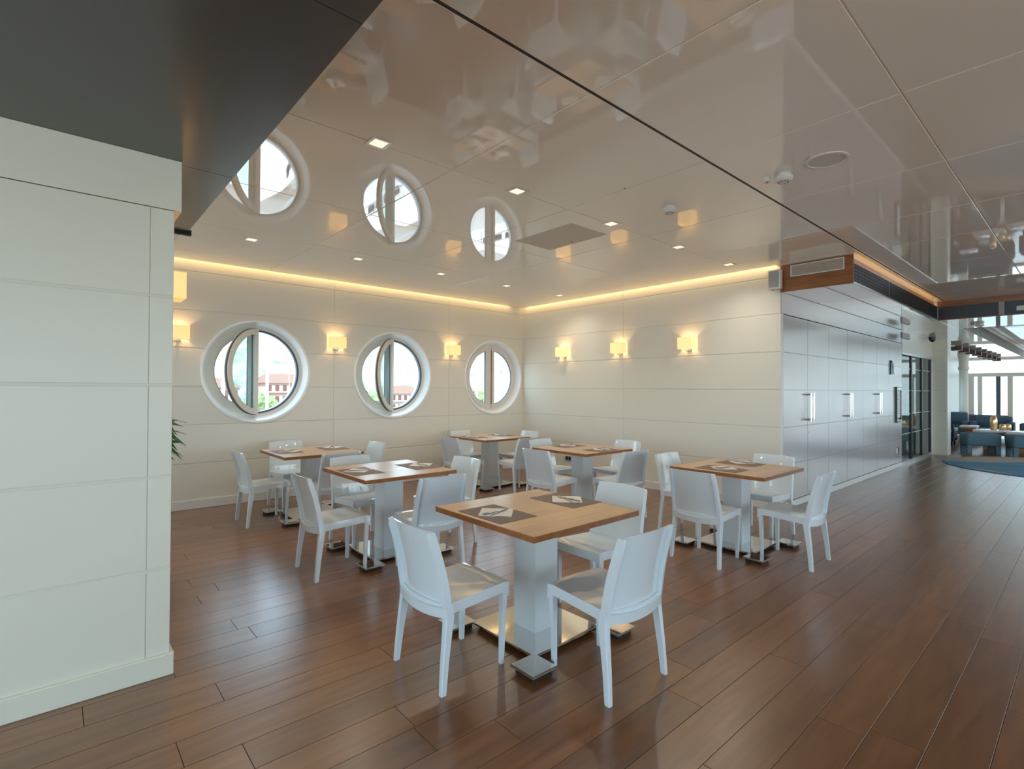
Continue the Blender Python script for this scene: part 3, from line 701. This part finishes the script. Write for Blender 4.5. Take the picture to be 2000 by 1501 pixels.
# ------------------------------------------------------------------ wall sconces
def make_sconce():
    """front faces -Y, wall at y=0"""
    t = empty('wall_sconce')
    m = MB(); w, d, z0, z1, e = .105, .135, -.08, .085, .004
    # open-topped box shade: front, two sides, slim bottom lip
    m.box(-w, -d-.012, z0, w, -d+e-.012, z1); m.box(-w, -d-.012+e, z0, -w+e, -.012, z1); m.box(w-e, -d-.012+e, z0, w, -.012, z1); m.box(-w+e, -d-.012+e, z0, w-e, -.06, z0+e)
    m.build('shade', M_['shade'], t)
    MB().box(-.035, -.012, -.10, .035, 0, .05).build('back_plate', M_['brushed'], t)
    MB().box(-.012, -.075, -.105, .012, -.012, -.09).cyl((0, -.07, -.105), .02, .02, 14).build('arm', M_['brushed'], t)
    MB().cyl((0, -.065, -.078), .014, .05, 12).build('lamp_holder', M_['whitebox'], t)
    return t
SC = [((1.09, YW, 2.165), 0, 'left of the first porthole, beside the near wall'), ((3.055, YW, 2.165), 0, 'between the first and second portholes'), ((5.10, YW, 2.165), 0, 'between the second and third portholes'),
      ((XR, 6.28, 2.165), PI/2*-1, 'on the right wall nearest the room corner'), ((XR, 5.065, 2.165), -PI/2, 'in the middle of the three on the right wall'), ((XR, 3.87, 2.165), -PI/2, 'on the right wall nearest the silver cabinets'),
      ((.462, 3.93, 2.145), PI/2, 'on the end of the near partition, large at the wall edge')]
sp_ = None
for loc, rz, lb in SC:
    if sp_ is None: sp_ = make_sconce(); o = sp_
    else: o = copy_tree(sp_)
    o.location = loc; o.rotation_euler = (0, 0, rz); tag(o, 'glowing amber box sconce '+lb, 'wall lamp', 'amber wall sconces')
    l = bpy.data.lights.new('sconce_bulb', 'POINT'); l.energy = 2.7; l.color = (1, .62, .26); l.shadow_soft_size = .018
    lo = bpy.data.objects.new('sconce_bulb', l); COL.objects.link(lo)
    off = Vector((0, -.065, .0)); off.rotate(Matrix.Rotation(rz, 3, 'Z')); lo.location = Vector(loc)+off

# ------------------------------------------------------------------ ceiling fittings
spx = [1.518, 2.702, 3.888, 5.065, 6.222]
sn = ['first', 'second', 'third', 'fourth', 'fifth']
def make_spot():
    t = empty('recessed_spotlight')
    a, b = .066, .046; sq = lambda q: [(-q, -q), (q, -q), (q, q), (-q, q)]
    v = [(x, y, z) for z in (-.004, 0) for L in (sq(a), sq(b)) for x, y in L]; f = []
    for i in range(4):
        j = (i+1) % 4; f += [(i, j, 4+j, 4+i), (8+j, 8+i, 12+i, 12+j), (j, i, 8+i, 8+j), (4+i, 4+j, 12+j, 12+i)]
    MB().add(v, f).build('frame', M_['brushed'], t)
    MB().box(-.044, -.044, -.0025, .044, .044, -.0005).build('lens', M_['spotlens'], t)
    return t
sp0 = None
for j, yy in enumerate((3.02, 5.885)):
    for i, xx_ in enumerate(spx):
        if sp0 is None: sp0 = make_spot(); o = sp0
        else: o = copy_tree(sp0)
        o.location = (xx_, yy, ZC)
        tag(o, 'small square ceiling spotlight, %s from the left in the %s row' % (sn[i], ('near', 'far')[j]), 'spotlight', 'square ceiling spotlights')
        l = bpy.data.lights.new('spot_bulb', 'SPOT'); l.energy = 26; l.color = (1, .90, .74); l.spot_size = math.radians(150); l.spot_blend = 1; l.shadow_soft_size = .04
        lo = bpy.data.objects.new('spot_bulb', l); COL.objects.link(lo); lo.location = (xx_, yy, ZC-.02)
def detector(loc, r, lb, sides=24):
    t = empty('smoke_detector', loc, label=lb, cat='smoke detector')
    MB().lathe((0, 0, 0), [(r*.8, 0), (r*.85, -.012), (r, -.018), (r, -.036), (r*.8, -.05), (r*.3, -.056)], 28).build('body', M_['whitebox'], t, smooth=30)
    m = MB()
    for i in range(8):
        a = 2*PI*i/8; m.box(math.cos(a)*r*.5-.003, math.sin(a)*r*.5-.003, -.056, math.cos(a)*r*.5+.004, math.sin(a)*r*.5+.004, -.050)
    m.build('slots', M_['dark'], t)
detector((3.925, 1.50, ZC), .062, 'white round smoke detector beside the ceiling loudspeaker')
detector((3.90, 2.41, ZC), .058, 'white flat smoke detector alone between the spotlight rows')
detector((12.6, 1.43, ZL), .07, 'grey smoke detector under the low corridor ceiling')
t = empty('ceiling_sensor', (3.885, 1.60, ZC), label='tiny cream ceiling sensor next to the smoke detector', cat='sensor')
MB().lathe((0, 0, 0), [(.022, 0), (.026, -.02), (.018, -.032), (.008, -.034)], 16).build('body', M_['whitebox'], t, smooth=30); MB().cyl((0, 0, -.04), .006, .008, 8).build('bulb', mat('red_bulb', (.3, .02, .01), .3), t)
t = empty('ceiling_sensor', (12.43, 1.50, ZL), label='tiny dark sensor beside the corridor smoke detector', cat='sensor')
MB().lathe((0, 0, 0), [(.03, 0), (.03, -.03), (.01, -.04)], 12).build('body', M_['grey'], t)
t = empty('ceiling_loudspeaker', (3.884, 1.207, ZC), label='round flush ceiling loudspeaker with a grey mesh grille', cat='loudspeaker')
MB().lathe((0, 0, 0), [(.128, 0), (.128, -.006), (.112, -.009), (.108, -.004)], 40).build('rim', M_['whitebox'], t, smooth=30)
MB().cyl((0, 0, -.0055), .108, .002, 40).build('grille', mat('speaker_mesh', (.62, .63, .58), .7), t)
t = empty('access_hatch', (3.86, 3.65, ZC), label='square flush access hatch in the ceiling before the corner', cat='hatch')
MB().slab((-.25, -.38, -.004), (.25, .38, 0), 2, -1, .001).build('panel', mat('hatch_grey', (.60, .56, .49), .45), t)
a, b, c, d = -.262, -.392, .262, .392
MB().box(a, b, -.003, c, b+.008, 0).box(a, d-.008, -.003, c, d, 0).box(a, b, -.003, a+.008, d, 0).box(c-.008, b, -.003, c, d, 0).build('frame', M_['ceilgap'], t)
MB().cyl((.18, .0, -.008), .008, .006, 10).build('lock', M_['dark'], t)
t = tag(MB().cyl((3.276, 2.416, ZC-.006), .008, .007, 10).build('ceiling_sprinkler', M_['grey']), 'tiny sprinkler dot on the ceiling seam between spotlights', 'sprinkler')
# wall loudspeaker on the corner
t = empty('wall_loudspeaker', (XR, 2.665, 2.885), label='white square loudspeaker box high on the corner of the right wall', cat='loudspeaker')
soft('case', (-.115, -.075, -.12), (-.03, .075, .12), .014, M_['whitebox'], t); MB().box(-.03, -.02, -.02, 0, .02, .02).build('bracket', M_['brushed'], t)
MB().slab((-.118, -.06, -.10), (-.114, .06, .10), 0, -1, .001).build('grille', M_['grey'], t)
MB().cyl((-.06, .03, -.127), .007, .008, 8).build('status_light', M_['dark'], t)
# air vent on the walnut end
t = empty('air_vent', (XR-.012, 2.215, 2.965), label='white slatted air vent on the walnut bulkhead end', cat='vent')
MB().box(-.012, -.29, -.062, 0, .29, -.052).box(-.012, -.29, .068, 0, .29, .078).box(-.012, -.29, -.052, 0, -.28, .068).box(-.012, .28, -.052, 0, .29, .068).build('frame', M_['whitebox'], t)
for i in range(9): MB().add([(-.011, -.28, -.048+i*.0128), (-.011, .28, -.048+i*.0128), (-.002, .28, -.040+i*.0128), (-.002, -.28, -.040+i*.0128), (-.011, -.28, -.046+i*.0128), (-.011, .28, -.046+i*.0128), (-.002, .28, -.038+i*.0128), (-.002, -.28, -.038+i*.0128)],
    [(0, 1, 2, 3), (4, 7, 6, 5), (0, 4, 5, 1), (1, 5, 6, 2), (2, 6, 7, 3), (3, 7, 4, 0)]).build('slat', M_['whitebox'], t)
# socket low on the right wall
t = empty('wall_socket', (XR-.001, 6.19, .29), label='steel double wall socket low on the right wall behind the corner tables', cat='socket')
MB().slab((-.01, -.075, -.045), (0, .075, .045), 0, -1, .003).build('plate', M_['brushed'], t); MB().box(-.012, -.06, -.03, -.009, -.01, .03).box(-.012, .01, -.03, -.009, .06, .03).build('socket', M_['dark'], t)
# corridor fittings
t = empty('exit_sign', (12.55, YE-.11, 2.60), label='small grey box sign hanging under the low corridor ceiling', cat='sign')
MB().slab((-.30, -.02, -.06), (.28, .02, .05), 1, -1, .004).build('case', M_['grey'], t); MB().box(-.02, -.01, .05, .02, .01, .14).build('hanger', M_['brushed'], t)
t = empty('dome_camera', (15.0, YE-.12, ZL), label='dark dome camera at the ceiling edge above the glass doors', cat='camera')
MB().lathe((0, 0, 0), [(.07, 0), (.07, -.03), (.06, -.07), (.03, -.10), (.005, -.11)], 18).build('dome', M_['dark'], t, smooth=30)
bl = [(1861, 687), (1881, 687), (1890, 691), (1901, 694), (1912, 698), (1922, 701), (1931, 703.5), (1941, 706)]
def onz(px, py, z):
    d = ((px-1000)/1008.4)*r_-((py-750.5)/1008.4)*u_+f_; t_ = (z-1.5)/d.z; return Vector((0, 0, 1.5))+t_*d
box0 = None
bn = ['first', 'second', 'third', 'fourth', 'fifth', 'sixth', 'seventh', 'last']
for i in range(8):
    if box0 is None:
        box0 = empty('box_spotlight'); MB().slab((-.10, -.11, -.13), (.10, .11, -.02), 2, -1, .004).build('case', mat('brown_box', (.10, .05, .04), .5), box0); MB().box(-.03, -.03, -.02, .03, .03, 0).build('stem', M_['dark'], box0)
        MB().cyl((0, 0, -.134), .07, .006, 16).build('lens', M_['whitebox'], box0); o = box0
    else: o = copy_tree(box0)
    o.location = (18.2+i*1.02, 2.52-i*.015, ZL); tag(o, 'brown box spotlight, %s of the row running down the lounge ceiling' % bn[i], 'spotlight', 'brown box spotlights in the lounge')

# ------------------------------------------------------------------ plant behind the near wall
t = empty('trailing_plant', (.74, 6.80, 0), label='green trailing plant just showing behind the near wall edge', cat='plant')
MB().lathe((0, 0, 0), [(.085, 0), (.10, .05), (.12, .62), (.115, .66), (.09, .64)], 20).build('pot', M_['pot'], t, smooth=30)
MB().tube([(0, 0, .6), (.02, 0, .85), (.05, -.02, 1.05)], .012, 6).build('stem', M_['stem'], t)
lf = MB()
lfm = None
for i in range(56):
    a = random.uniform(-1.0, .9) if i < 36 else random.uniform(0, 6.28); L = random.uniform(.15, .30); z = random.uniform(.84, 1.22); el = random.uniform(-.9, .5)
    r0 = random.uniform(.03, .12)
    p0 = Vector((r0*math.cos(a), r0*math.sin(a), z)); d = Vector((math.cos(a)*math.cos(el), math.sin(a)*math.cos(el), math.sin(el)))
    s = d.cross(Vector((random.uniform(-1, 1), random.uniform(-1, 1), .5))).normalized()*.022; V = []
    for q, w in ((0, .2), (.3, 1), (.65, .8), (1, .05)):
        p = p0+d*L*q+Vector((0, 0, -.25*L*q*q)); V += [p-s*w, p+Vector((0, 0, .003)), p+s*w, p-Vector((0, 0, .002))]
    F = [(k*4+j, k*4+(j+1) % 4, (k+1)*4+(j+1) % 4, (k+1)*4+j) for k in range(3) for j in range(4)]+[(3, 2, 1, 0), (12, 13, 14, 15)]
    MB().add(V, F).build('leaf', M_['leaf'], t)

# ------------------------------------------------------------------ lounge
rug = MB(); n = 64
pts = [(1.97*math.cos(2*PI*i/n), 1.97*math.sin(2*PI*i/n)) for i in range(n)]
rv = [(x, y, 0) for x, y in pts]+[(x*.997, y*.997, .012) for x, y in pts]
rug.add(rv, [tuple(range(n)), tuple(range(n, 2*n))]+[(i, (i+1) % n, n+(i+1) % n, n+i) for i in range(n)])
rg = rug.build('rug', M_['rugblue'], label='large round blue rug with beige patches at the lounge entrance', cat='rug'); rg.location = (14.7, .3, 0.001)
def patch(cx, cy, a, b, rot):
    v = []
    for k in range(32):
        x = a*math.cos(2*PI*k/32); y = b*math.sin(2*PI*k/32); X = cx+x*math.cos(rot)-y*math.sin(rot); Y = cy+x*math.sin(rot)+y*math.cos(rot)
        rr = math.hypot(X, Y)
        if rr > 1.94: X *= 1.94/rr; Y *= 1.94/rr
        v.append((X, Y))
    vv = [(x, y, .012) for x, y in v]+[(x, y, .015) for x, y in v]
    MB().add(vv, [tuple(range(32)), tuple(range(32, 64))]+[(i, (i+1) % 32, 32+(i+1) % 32, 32+i) for i in range(32)]).build('rug_patch', M_['rugbeige'], rg)
patch(.80, 1.35, 1.25, .55, -.62); patch(-1.55, 1.15, .5, .16, .95)
t = empty('round_coffee_table', (10.98, .36, 0), label='white round low table at the right edge beside the rug', cat='table')
MB().lathe((0, 0, 0), [(.36, .385), (.38, .39), (.38, .41), (.37, .42)], 40).build('tabletop', M_['whitetop'], t, smooth=30)
MB().cyl((0, 0, .01), .03, .38, 14).build('stem', M_['chrome'], t); MB().lathe((0, 0, 0), [(.2, 0), (.2, .008), (.03, .02)], 30).build('base', M_['chrome'], t)
def armchair(loc, rz, lb, mt='navy', w=.8, d=.75, h=.75, group='blue lounge armchairs', name='armchair', cat='armchair'):
    t = empty(name, loc, rz, label=lb, cat=cat, group=group)
    soft('seat', (-w/2+.1, -d/2, .2), (w/2-.1, d/2-.15, .42), .04, M_[mt], t)
    soft('backrest', (-w/2+.06, d/2-.2, .2), (w/2-.06, d/2, h), .05, M_[mt], t)
    for s in (-1, 1):
        x0, x1 = sorted((s*w/2, s*(w/2-.12))); soft('armrest', (x0, -d/2, .14), (x1, d/2-.05, .60), .03, M_[mt], t)
        for yy in (-d/2+.06, d/2-.1): MB().box(s*(w/2-.1)-.02, yy-.02, 0, s*(w/2-.1)+.02, yy+.02, .2).build('leg', M_['dark'], t)
    return t
# convention: front of the armchair faces local -Y
armchair((21.3, 2.12, 0), -PI/2, 'slate blue armchair facing the camera behind the oak tables', w=.95, h=.76)
armchair((23.4, 2.55, 0), -PI/2, 'slate blue sofa at the back left before the far windows', w=1.3, h=.72, name='sofa', cat='sofa', group='lounge sofas')
armchair((21.2, 2.93, 0), -PI/2, 'slate blue high-backed armchair in the back corner by the column', w=.55, h=.86)
armchair((21.0, 1.02, 0), -PI/2, 'slate blue armchair at the right edge beyond the coffee tables', w=.95, h=.70)
armchair((17.75, 2.93, 0), 0, 'navy wooden-framed armchair beside the pier, nearest of the pair', 'navydark', w=.62, d=.62, h=.70)
armchair((18.75, 2.93, 0), 0, 'navy wooden-framed armchair beside the pier, farther of the pair', 'navydark', w=.62, d=.62, h=.70)
for o in list(COL.objects):
    if o.get('label', '').startswith('navy wooden-framed'):
        soft('cushion', (-.2, -.33, .40), (.2, .12, .50), .03, M_['lightcush'], o)
def stool(loc, rz, lb):
    t = empty('upholstered_stool', loc, rz, label=lb, cat='stool', group='teal stools in front of the oak tables')
    soft('seat', (-.33, -.26, .19), (.33, .26, .49), .05, M_['bluestool'], t)
    for sx in (-1, 1):
        for sy in (-1, 1): MB().slab((sx*.27-.045, sy*.2-.045, 0), (sx*.27+.045, sy*.2+.045, .2), 2, 1, .003).build('leg', M_['bluestool'], t)
stool((17.05, 1.93, 0), -1.15, 'teal upholstered stool in front of the left oak table')
stool((17.02, 1.10, 0), -1.2, 'teal upholstered stool at the right edge of the picture')
def ltable(loc, sx, sy, rz, lb, ps=(.18, .18)):
    t = empty('lounge_table', loc, rz, label=lb, cat='table', group='oak lounge tables')
    soft('tabletop', (-sx/2, -sy/2, .455), (sx/2, sy/2, .52), .02, M_['whitetop'], t, 2)
    soft('apron', (-sx/2+.03, -sy/2+.03, .40), (sx/2-.03, sy/2-.03, .457), .01, M_['wood'], t, 1)
    MB().slab((-ps[0], -ps[1], 0), (ps[0], ps[1], .41), 2, 1, .004).build('pedestal', M_['wood'], t)
ltable((18.35, 1.86, 0), 1.0, .62, 0, 'long oak lounge table holding the gold vases', (.22, .14))
ltable((18.0, 1.15, 0), .9, .72, 0, 'oak lounge table at the right edge beside the vase table')
ltable((20.1, 2.50, 0), .5, .4, 0, 'small oak side table between the dark armchairs and sofa', (.08, .08))
def vase(loc, h, r, lb):
    t = empty('gold_vase', loc, label=lb, cat='vase', group='gold vases on the oak table')
    MB().lathe((0, 0, 0), [(r*.75, 0), (r, h*.15), (r, h*.7), (r*.8, h*.92), (r*.45, h)], 20).build('body', M_['gold'], t, smooth=40)
vase((18.25, 1.80, .52), .36, .075, 'tall gold glass vase on the oak lounge table')
vase((18.33, 1.64, .52), .15, .07, 'low gold glass jar in the middle beside the tall vase')
vase((18.50, 1.55, .52), .15, .065, 'low gold glass jar at the right of the vase group')
t = empty('round_column', (22.0, 2.88, 0), label='cream round column before the far windows', cat='column')
MB().lathe((0, 0, 0), [(.14, 0), (.14, .08), (.12, .1), (.115, 2.2), (.14, 2.22), (.14, 2.30), (.12, 2.32), (.125, 2.5), (.16, ZL)], 28).build('shaft', M_['wall'], t, smooth=30)

# ------------------------------------------------------------------ outside
gr = MB().box(-400, 8.6, -3.3, 700, 420, -3.1).box(27, -400, -3.3, 60, 8.6, -3.1).box(-60, -60, -3.3, 27, -5.3, -3.1).build('ground', M_['ground'], kind='structure')
MB().box(60, -400, -3.6, 900, 8.6, -3.25).build('lake', M_['water'], kind='structure')
def terrain(name, x0, x1, y0, y1, n, m, hf, mt):
    V = []; F = []
    for j in range(m+1):
        for i in range(n+1):
            x = x0+(x1-x0)*i/n; y = y0+(y1-y0)*j/m; V.append((x, y, hf(x, y)))
    for j in range(m):
        for i in range(n): a = j*(n+1)+i; F.append((a, a+1, a+n+2, a+n+1))
    return MB().add(V, F).build(name, M_[mt], smooth=60, kind='structure')
from mathutils import noise
def hf(x, y):
    t = max(0, y-110); b = 95*(1-math.exp(-t/150))
    return -4+b*(.8+.35*noise.noise(Vector((x/130, y/130, 0))))+4*noise.noise(Vector((x/14, y/14, 3)))*min(1, t/30)
terrain('hillside', -250, 560, 108, 430, 150, 60, hf, 'hill')
def hf2(x, y):
    t = max(0, x-420); return -5+130*(1-math.exp(-t/160))*(.7+.5*noise.noise(Vector((y/170, x/170, 5))))
terrain('far_shore', 410, 900, -500, 420, 40, 90, hf2, 'hillfar')
def building(name, x0, y0, w, d, h, floors, cols, mt, lb, z0=-3.1, group='shore buildings'):
    t = empty('apartment_building', (x0, y0, z0), label=lb, cat='building', group=group)
    MB().box(0, 0, 0, w, d, h).build('walls', M_[mt], t)
    MB().add([(-.4, -.4, h), (w+.4, -.4, h), (w+.4, d+.4, h), (-.4, d+.4, h), (w*.15, d/2, h+1.6), (w*.85, d/2, h+1.6)], [(0, 1, 5, 4), (1, 2, 5), (2, 3, 4, 5), (3, 0, 4), (3, 2, 1, 0)]).build('roof', M_['tile'], t)
    fh = h/floors; cw = w/cols
    for a in range(floors):
        MB().box(-.1, -.5, a*fh+.25, w+.1, 0, a*fh+.4).build('balcony', M_['facade'], t)
        for b in range(cols):
            f = MB().box(b*cw+cw*.25, -.06, a*fh+fh*.3, b*cw+cw*.75, .02, a*fh+fh*.82).build('window', M_['shutter'], t)
building('a', 25.0, 88, 7.0, 8, 5.4, 3, 6, 'facade2', 'pink apartment building with shutters seen through the first porthole')
building('b', 17.0, 92, 5.2, 8, 4.6, 2, 4, 'facade', 'cream apartment building at the left of the first porthole view')
building('c', 48.0, 92, 9.0, 8, 3.6, 2, 7, 'facade', 'cream low building seen through the second porthole')
building('d', 66.0, 96, 7.0, 8, 4.0, 2, 5, 'facade2', 'pink low building seen through the third porthole')
def mast(x, y, h, lb):
    t = empty('sailboat_mast', (x, y, -3.1), label=lb, cat='mast', group='white masts beyond the portholes')
    MB().cyl((0, 0, 0), .09, h, 10, r2=.05).build('pole', M_['mast'], t)
    MB().box(-.9, -.02, h*.62, .9, .02, h*.62+.05).build('spreader', M_['mast'], t)
    for s in (-1, 1): MB().tube([(s*1.5, 0, 1), (s*.9, 0, h*.62), (0, 0, h)], .012, 5).build('stay', M_['mast'], t)
mast(6.25, 29, 15, 'white mast at the left of the first porthole view'); mast(7.0, 31, 14, 'white mast just right of the leftmost one in the first porthole')
mast(8.6, 30, 13, 'white mast at the right of the first porthole view'); mast(23.0, 30, 15, 'white mast seen through the third porthole')
def tree(x, y, s, lb, z0=-3.1):
    t = empty('broadleaf_tree', (x, y, z0), label=lb, cat='tree', group='trees on the shore')
    me = bpy.data.meshes.new('crown'); bm = bmesh.new(); bmesh.ops.create_icosphere(bm, subdivisions=3, radius=s)
    for v in bm.verts: v.co *= 1+.35*noise.noise(v.co*1.1/s*2+Vector((x, y, 0)))
    for v in bm.verts: v.co.z = v.co.z*.85+s*1.5
    bm.to_mesh(me); bm.free(); me.materials.append(M_['tree']); link('crown', me, t)
    MB().cyl((0, 0, 0), s*.12, s*1.2, 8).build('trunk', M_['stem'], t)
for i, (x, y, s) in enumerate([(21.5, 80, 1.7), (24, 84, 1.5), (35, 94, 2.2), (31, 103, 2.4), (39.5, 88, 1.8), (44.5, 88, 1.9), (41, 100, 2.4), (70, 90, 1.8), (14, 86, 1.8)]):
    tree(x, y, s, ['round green tree before the pink building', 'small green tree left of the pink building', 'tall green tree right of the pink building', 'dark tree behind the pink building', 'green tree at the left of the second porthole view', 'green tree in the middle of the second porthole view', 'broad tree behind those in the second porthole', 'green tree in the third porthole view', 'green tree left of the cream building'][i])
t = empty('palm_tree', (28.8, 60, -3.1), label='palm tree low in the second porthole view', cat='tree')
MB().tube([(0, 0, 0), (.1, 0, 2), (.0, 0, 4.3)], .16, 8).build('trunk', M_['stem'], t)
for i in range(14):
    a = 2*PI*i/14; V = []
    for q, w in ((0, .05), (.4, .22), (.8, .16), (1, .02)):
        R_ = 1.5*q; z = 4.3+.5*math.sin(q*2.2)-.9*q*q; c_, s_ = math.cos(a), math.sin(a)
        V += [(R_*c_-w*s_, R_*s_+w*c_, z-.05), (R_*c_, R_*s_, z), (R_*c_+w*s_, R_*s_-w*c_, z-.05)]
    MB().add(V, [(k*3+j, k*3+j+1, k*3+j+4, k*3+j+3) for k in range(3) for j in range(2)]).build('frond', M_['tree'], t)

# boats moored below the portholes
def boat(x, y, rz, L, lb):
    t = empty('moored_boat', (x, y, -3.1), rz, label=lb, cat='boat', group='moored boats below the portholes')
    V = []; S = ((-.5, .8, .0), (-.25, 1, 0), (.1, 1, .02), (.35, .65, .12), (.5, .03, .3))
    for q, w, up in S: V += [(q*L, -w*L*.15, 1.0+up), (q*L*.96, -w*L*.10, .0), (q*L*.96, w*L*.10, .0), (q*L, w*L*.15, 1.0+up)]
    n = len(S); F = [(i*4+j, i*4+(j+1) % 4, (i+1)*4+(j+1) % 4, (i+1)*4+j) for i in range(n-1) for j in range(4)]+[(3, 2, 1, 0), (n*4-4, n*4-3, n*4-2, n*4-1)]
    MB().add(V, F).build('hull', M_['mast'], t)
    MB().add([(-.28*L, -.1*L, 1), (.18*L, -.09*L, 1), (.18*L, .09*L, 1), (-.28*L, .1*L, 1), (-.24*L, -.08*L, 1.75), (.06*L, -.07*L, 1.7), (.06*L, .07*L, 1.7), (-.24*L, .08*L, 1.75)],
             [(0, 3, 2, 1), (4, 5, 6, 7), (0, 1, 5, 4), (1, 2, 6, 5), (2, 3, 7, 6), (3, 0, 4, 7)]).build('cabin', M_['mast'], t)
    for k in range(4):
        for sy in (-1, 1): MB().box((-.22+k*.08)*L, sy*.093*L-.02, 1.25, (-.17+k*.08)*L, sy*.093*L+.02, 1.5).build('window', M_['dark'], t)
    m = MB()
    for sy in (-1, 1):
        m.tube([(-.48*L, sy*.12*L, 1.6), (.1*L, sy*.15*L, 1.62), (.36*L, sy*.09*L, 1.8), (.49*L, 0, 1.95)], .02, 5)
        for q in (-.45, -.2, .05, .3): m.tube([(q*L, sy*.125*L, 1.0), (q*L, sy*.13*L, 1.62)], .015, 5)
    m.build('rail', M_['brushed'], t)
boat(4.2, 15.5, 1.35, 8, 'white moored boat below the first porthole')
boat(9.0, 16.5, 1.5, 8.5, 'white moored boat below the second porthole')
boat(14.5, 17.0, 1.7, 8, 'white moored boat below the third porthole')
MB().box(-20, 20.6, -3.1, 40, 22.5, -2.55).build('jetty', M_['facade'], kind='structure')
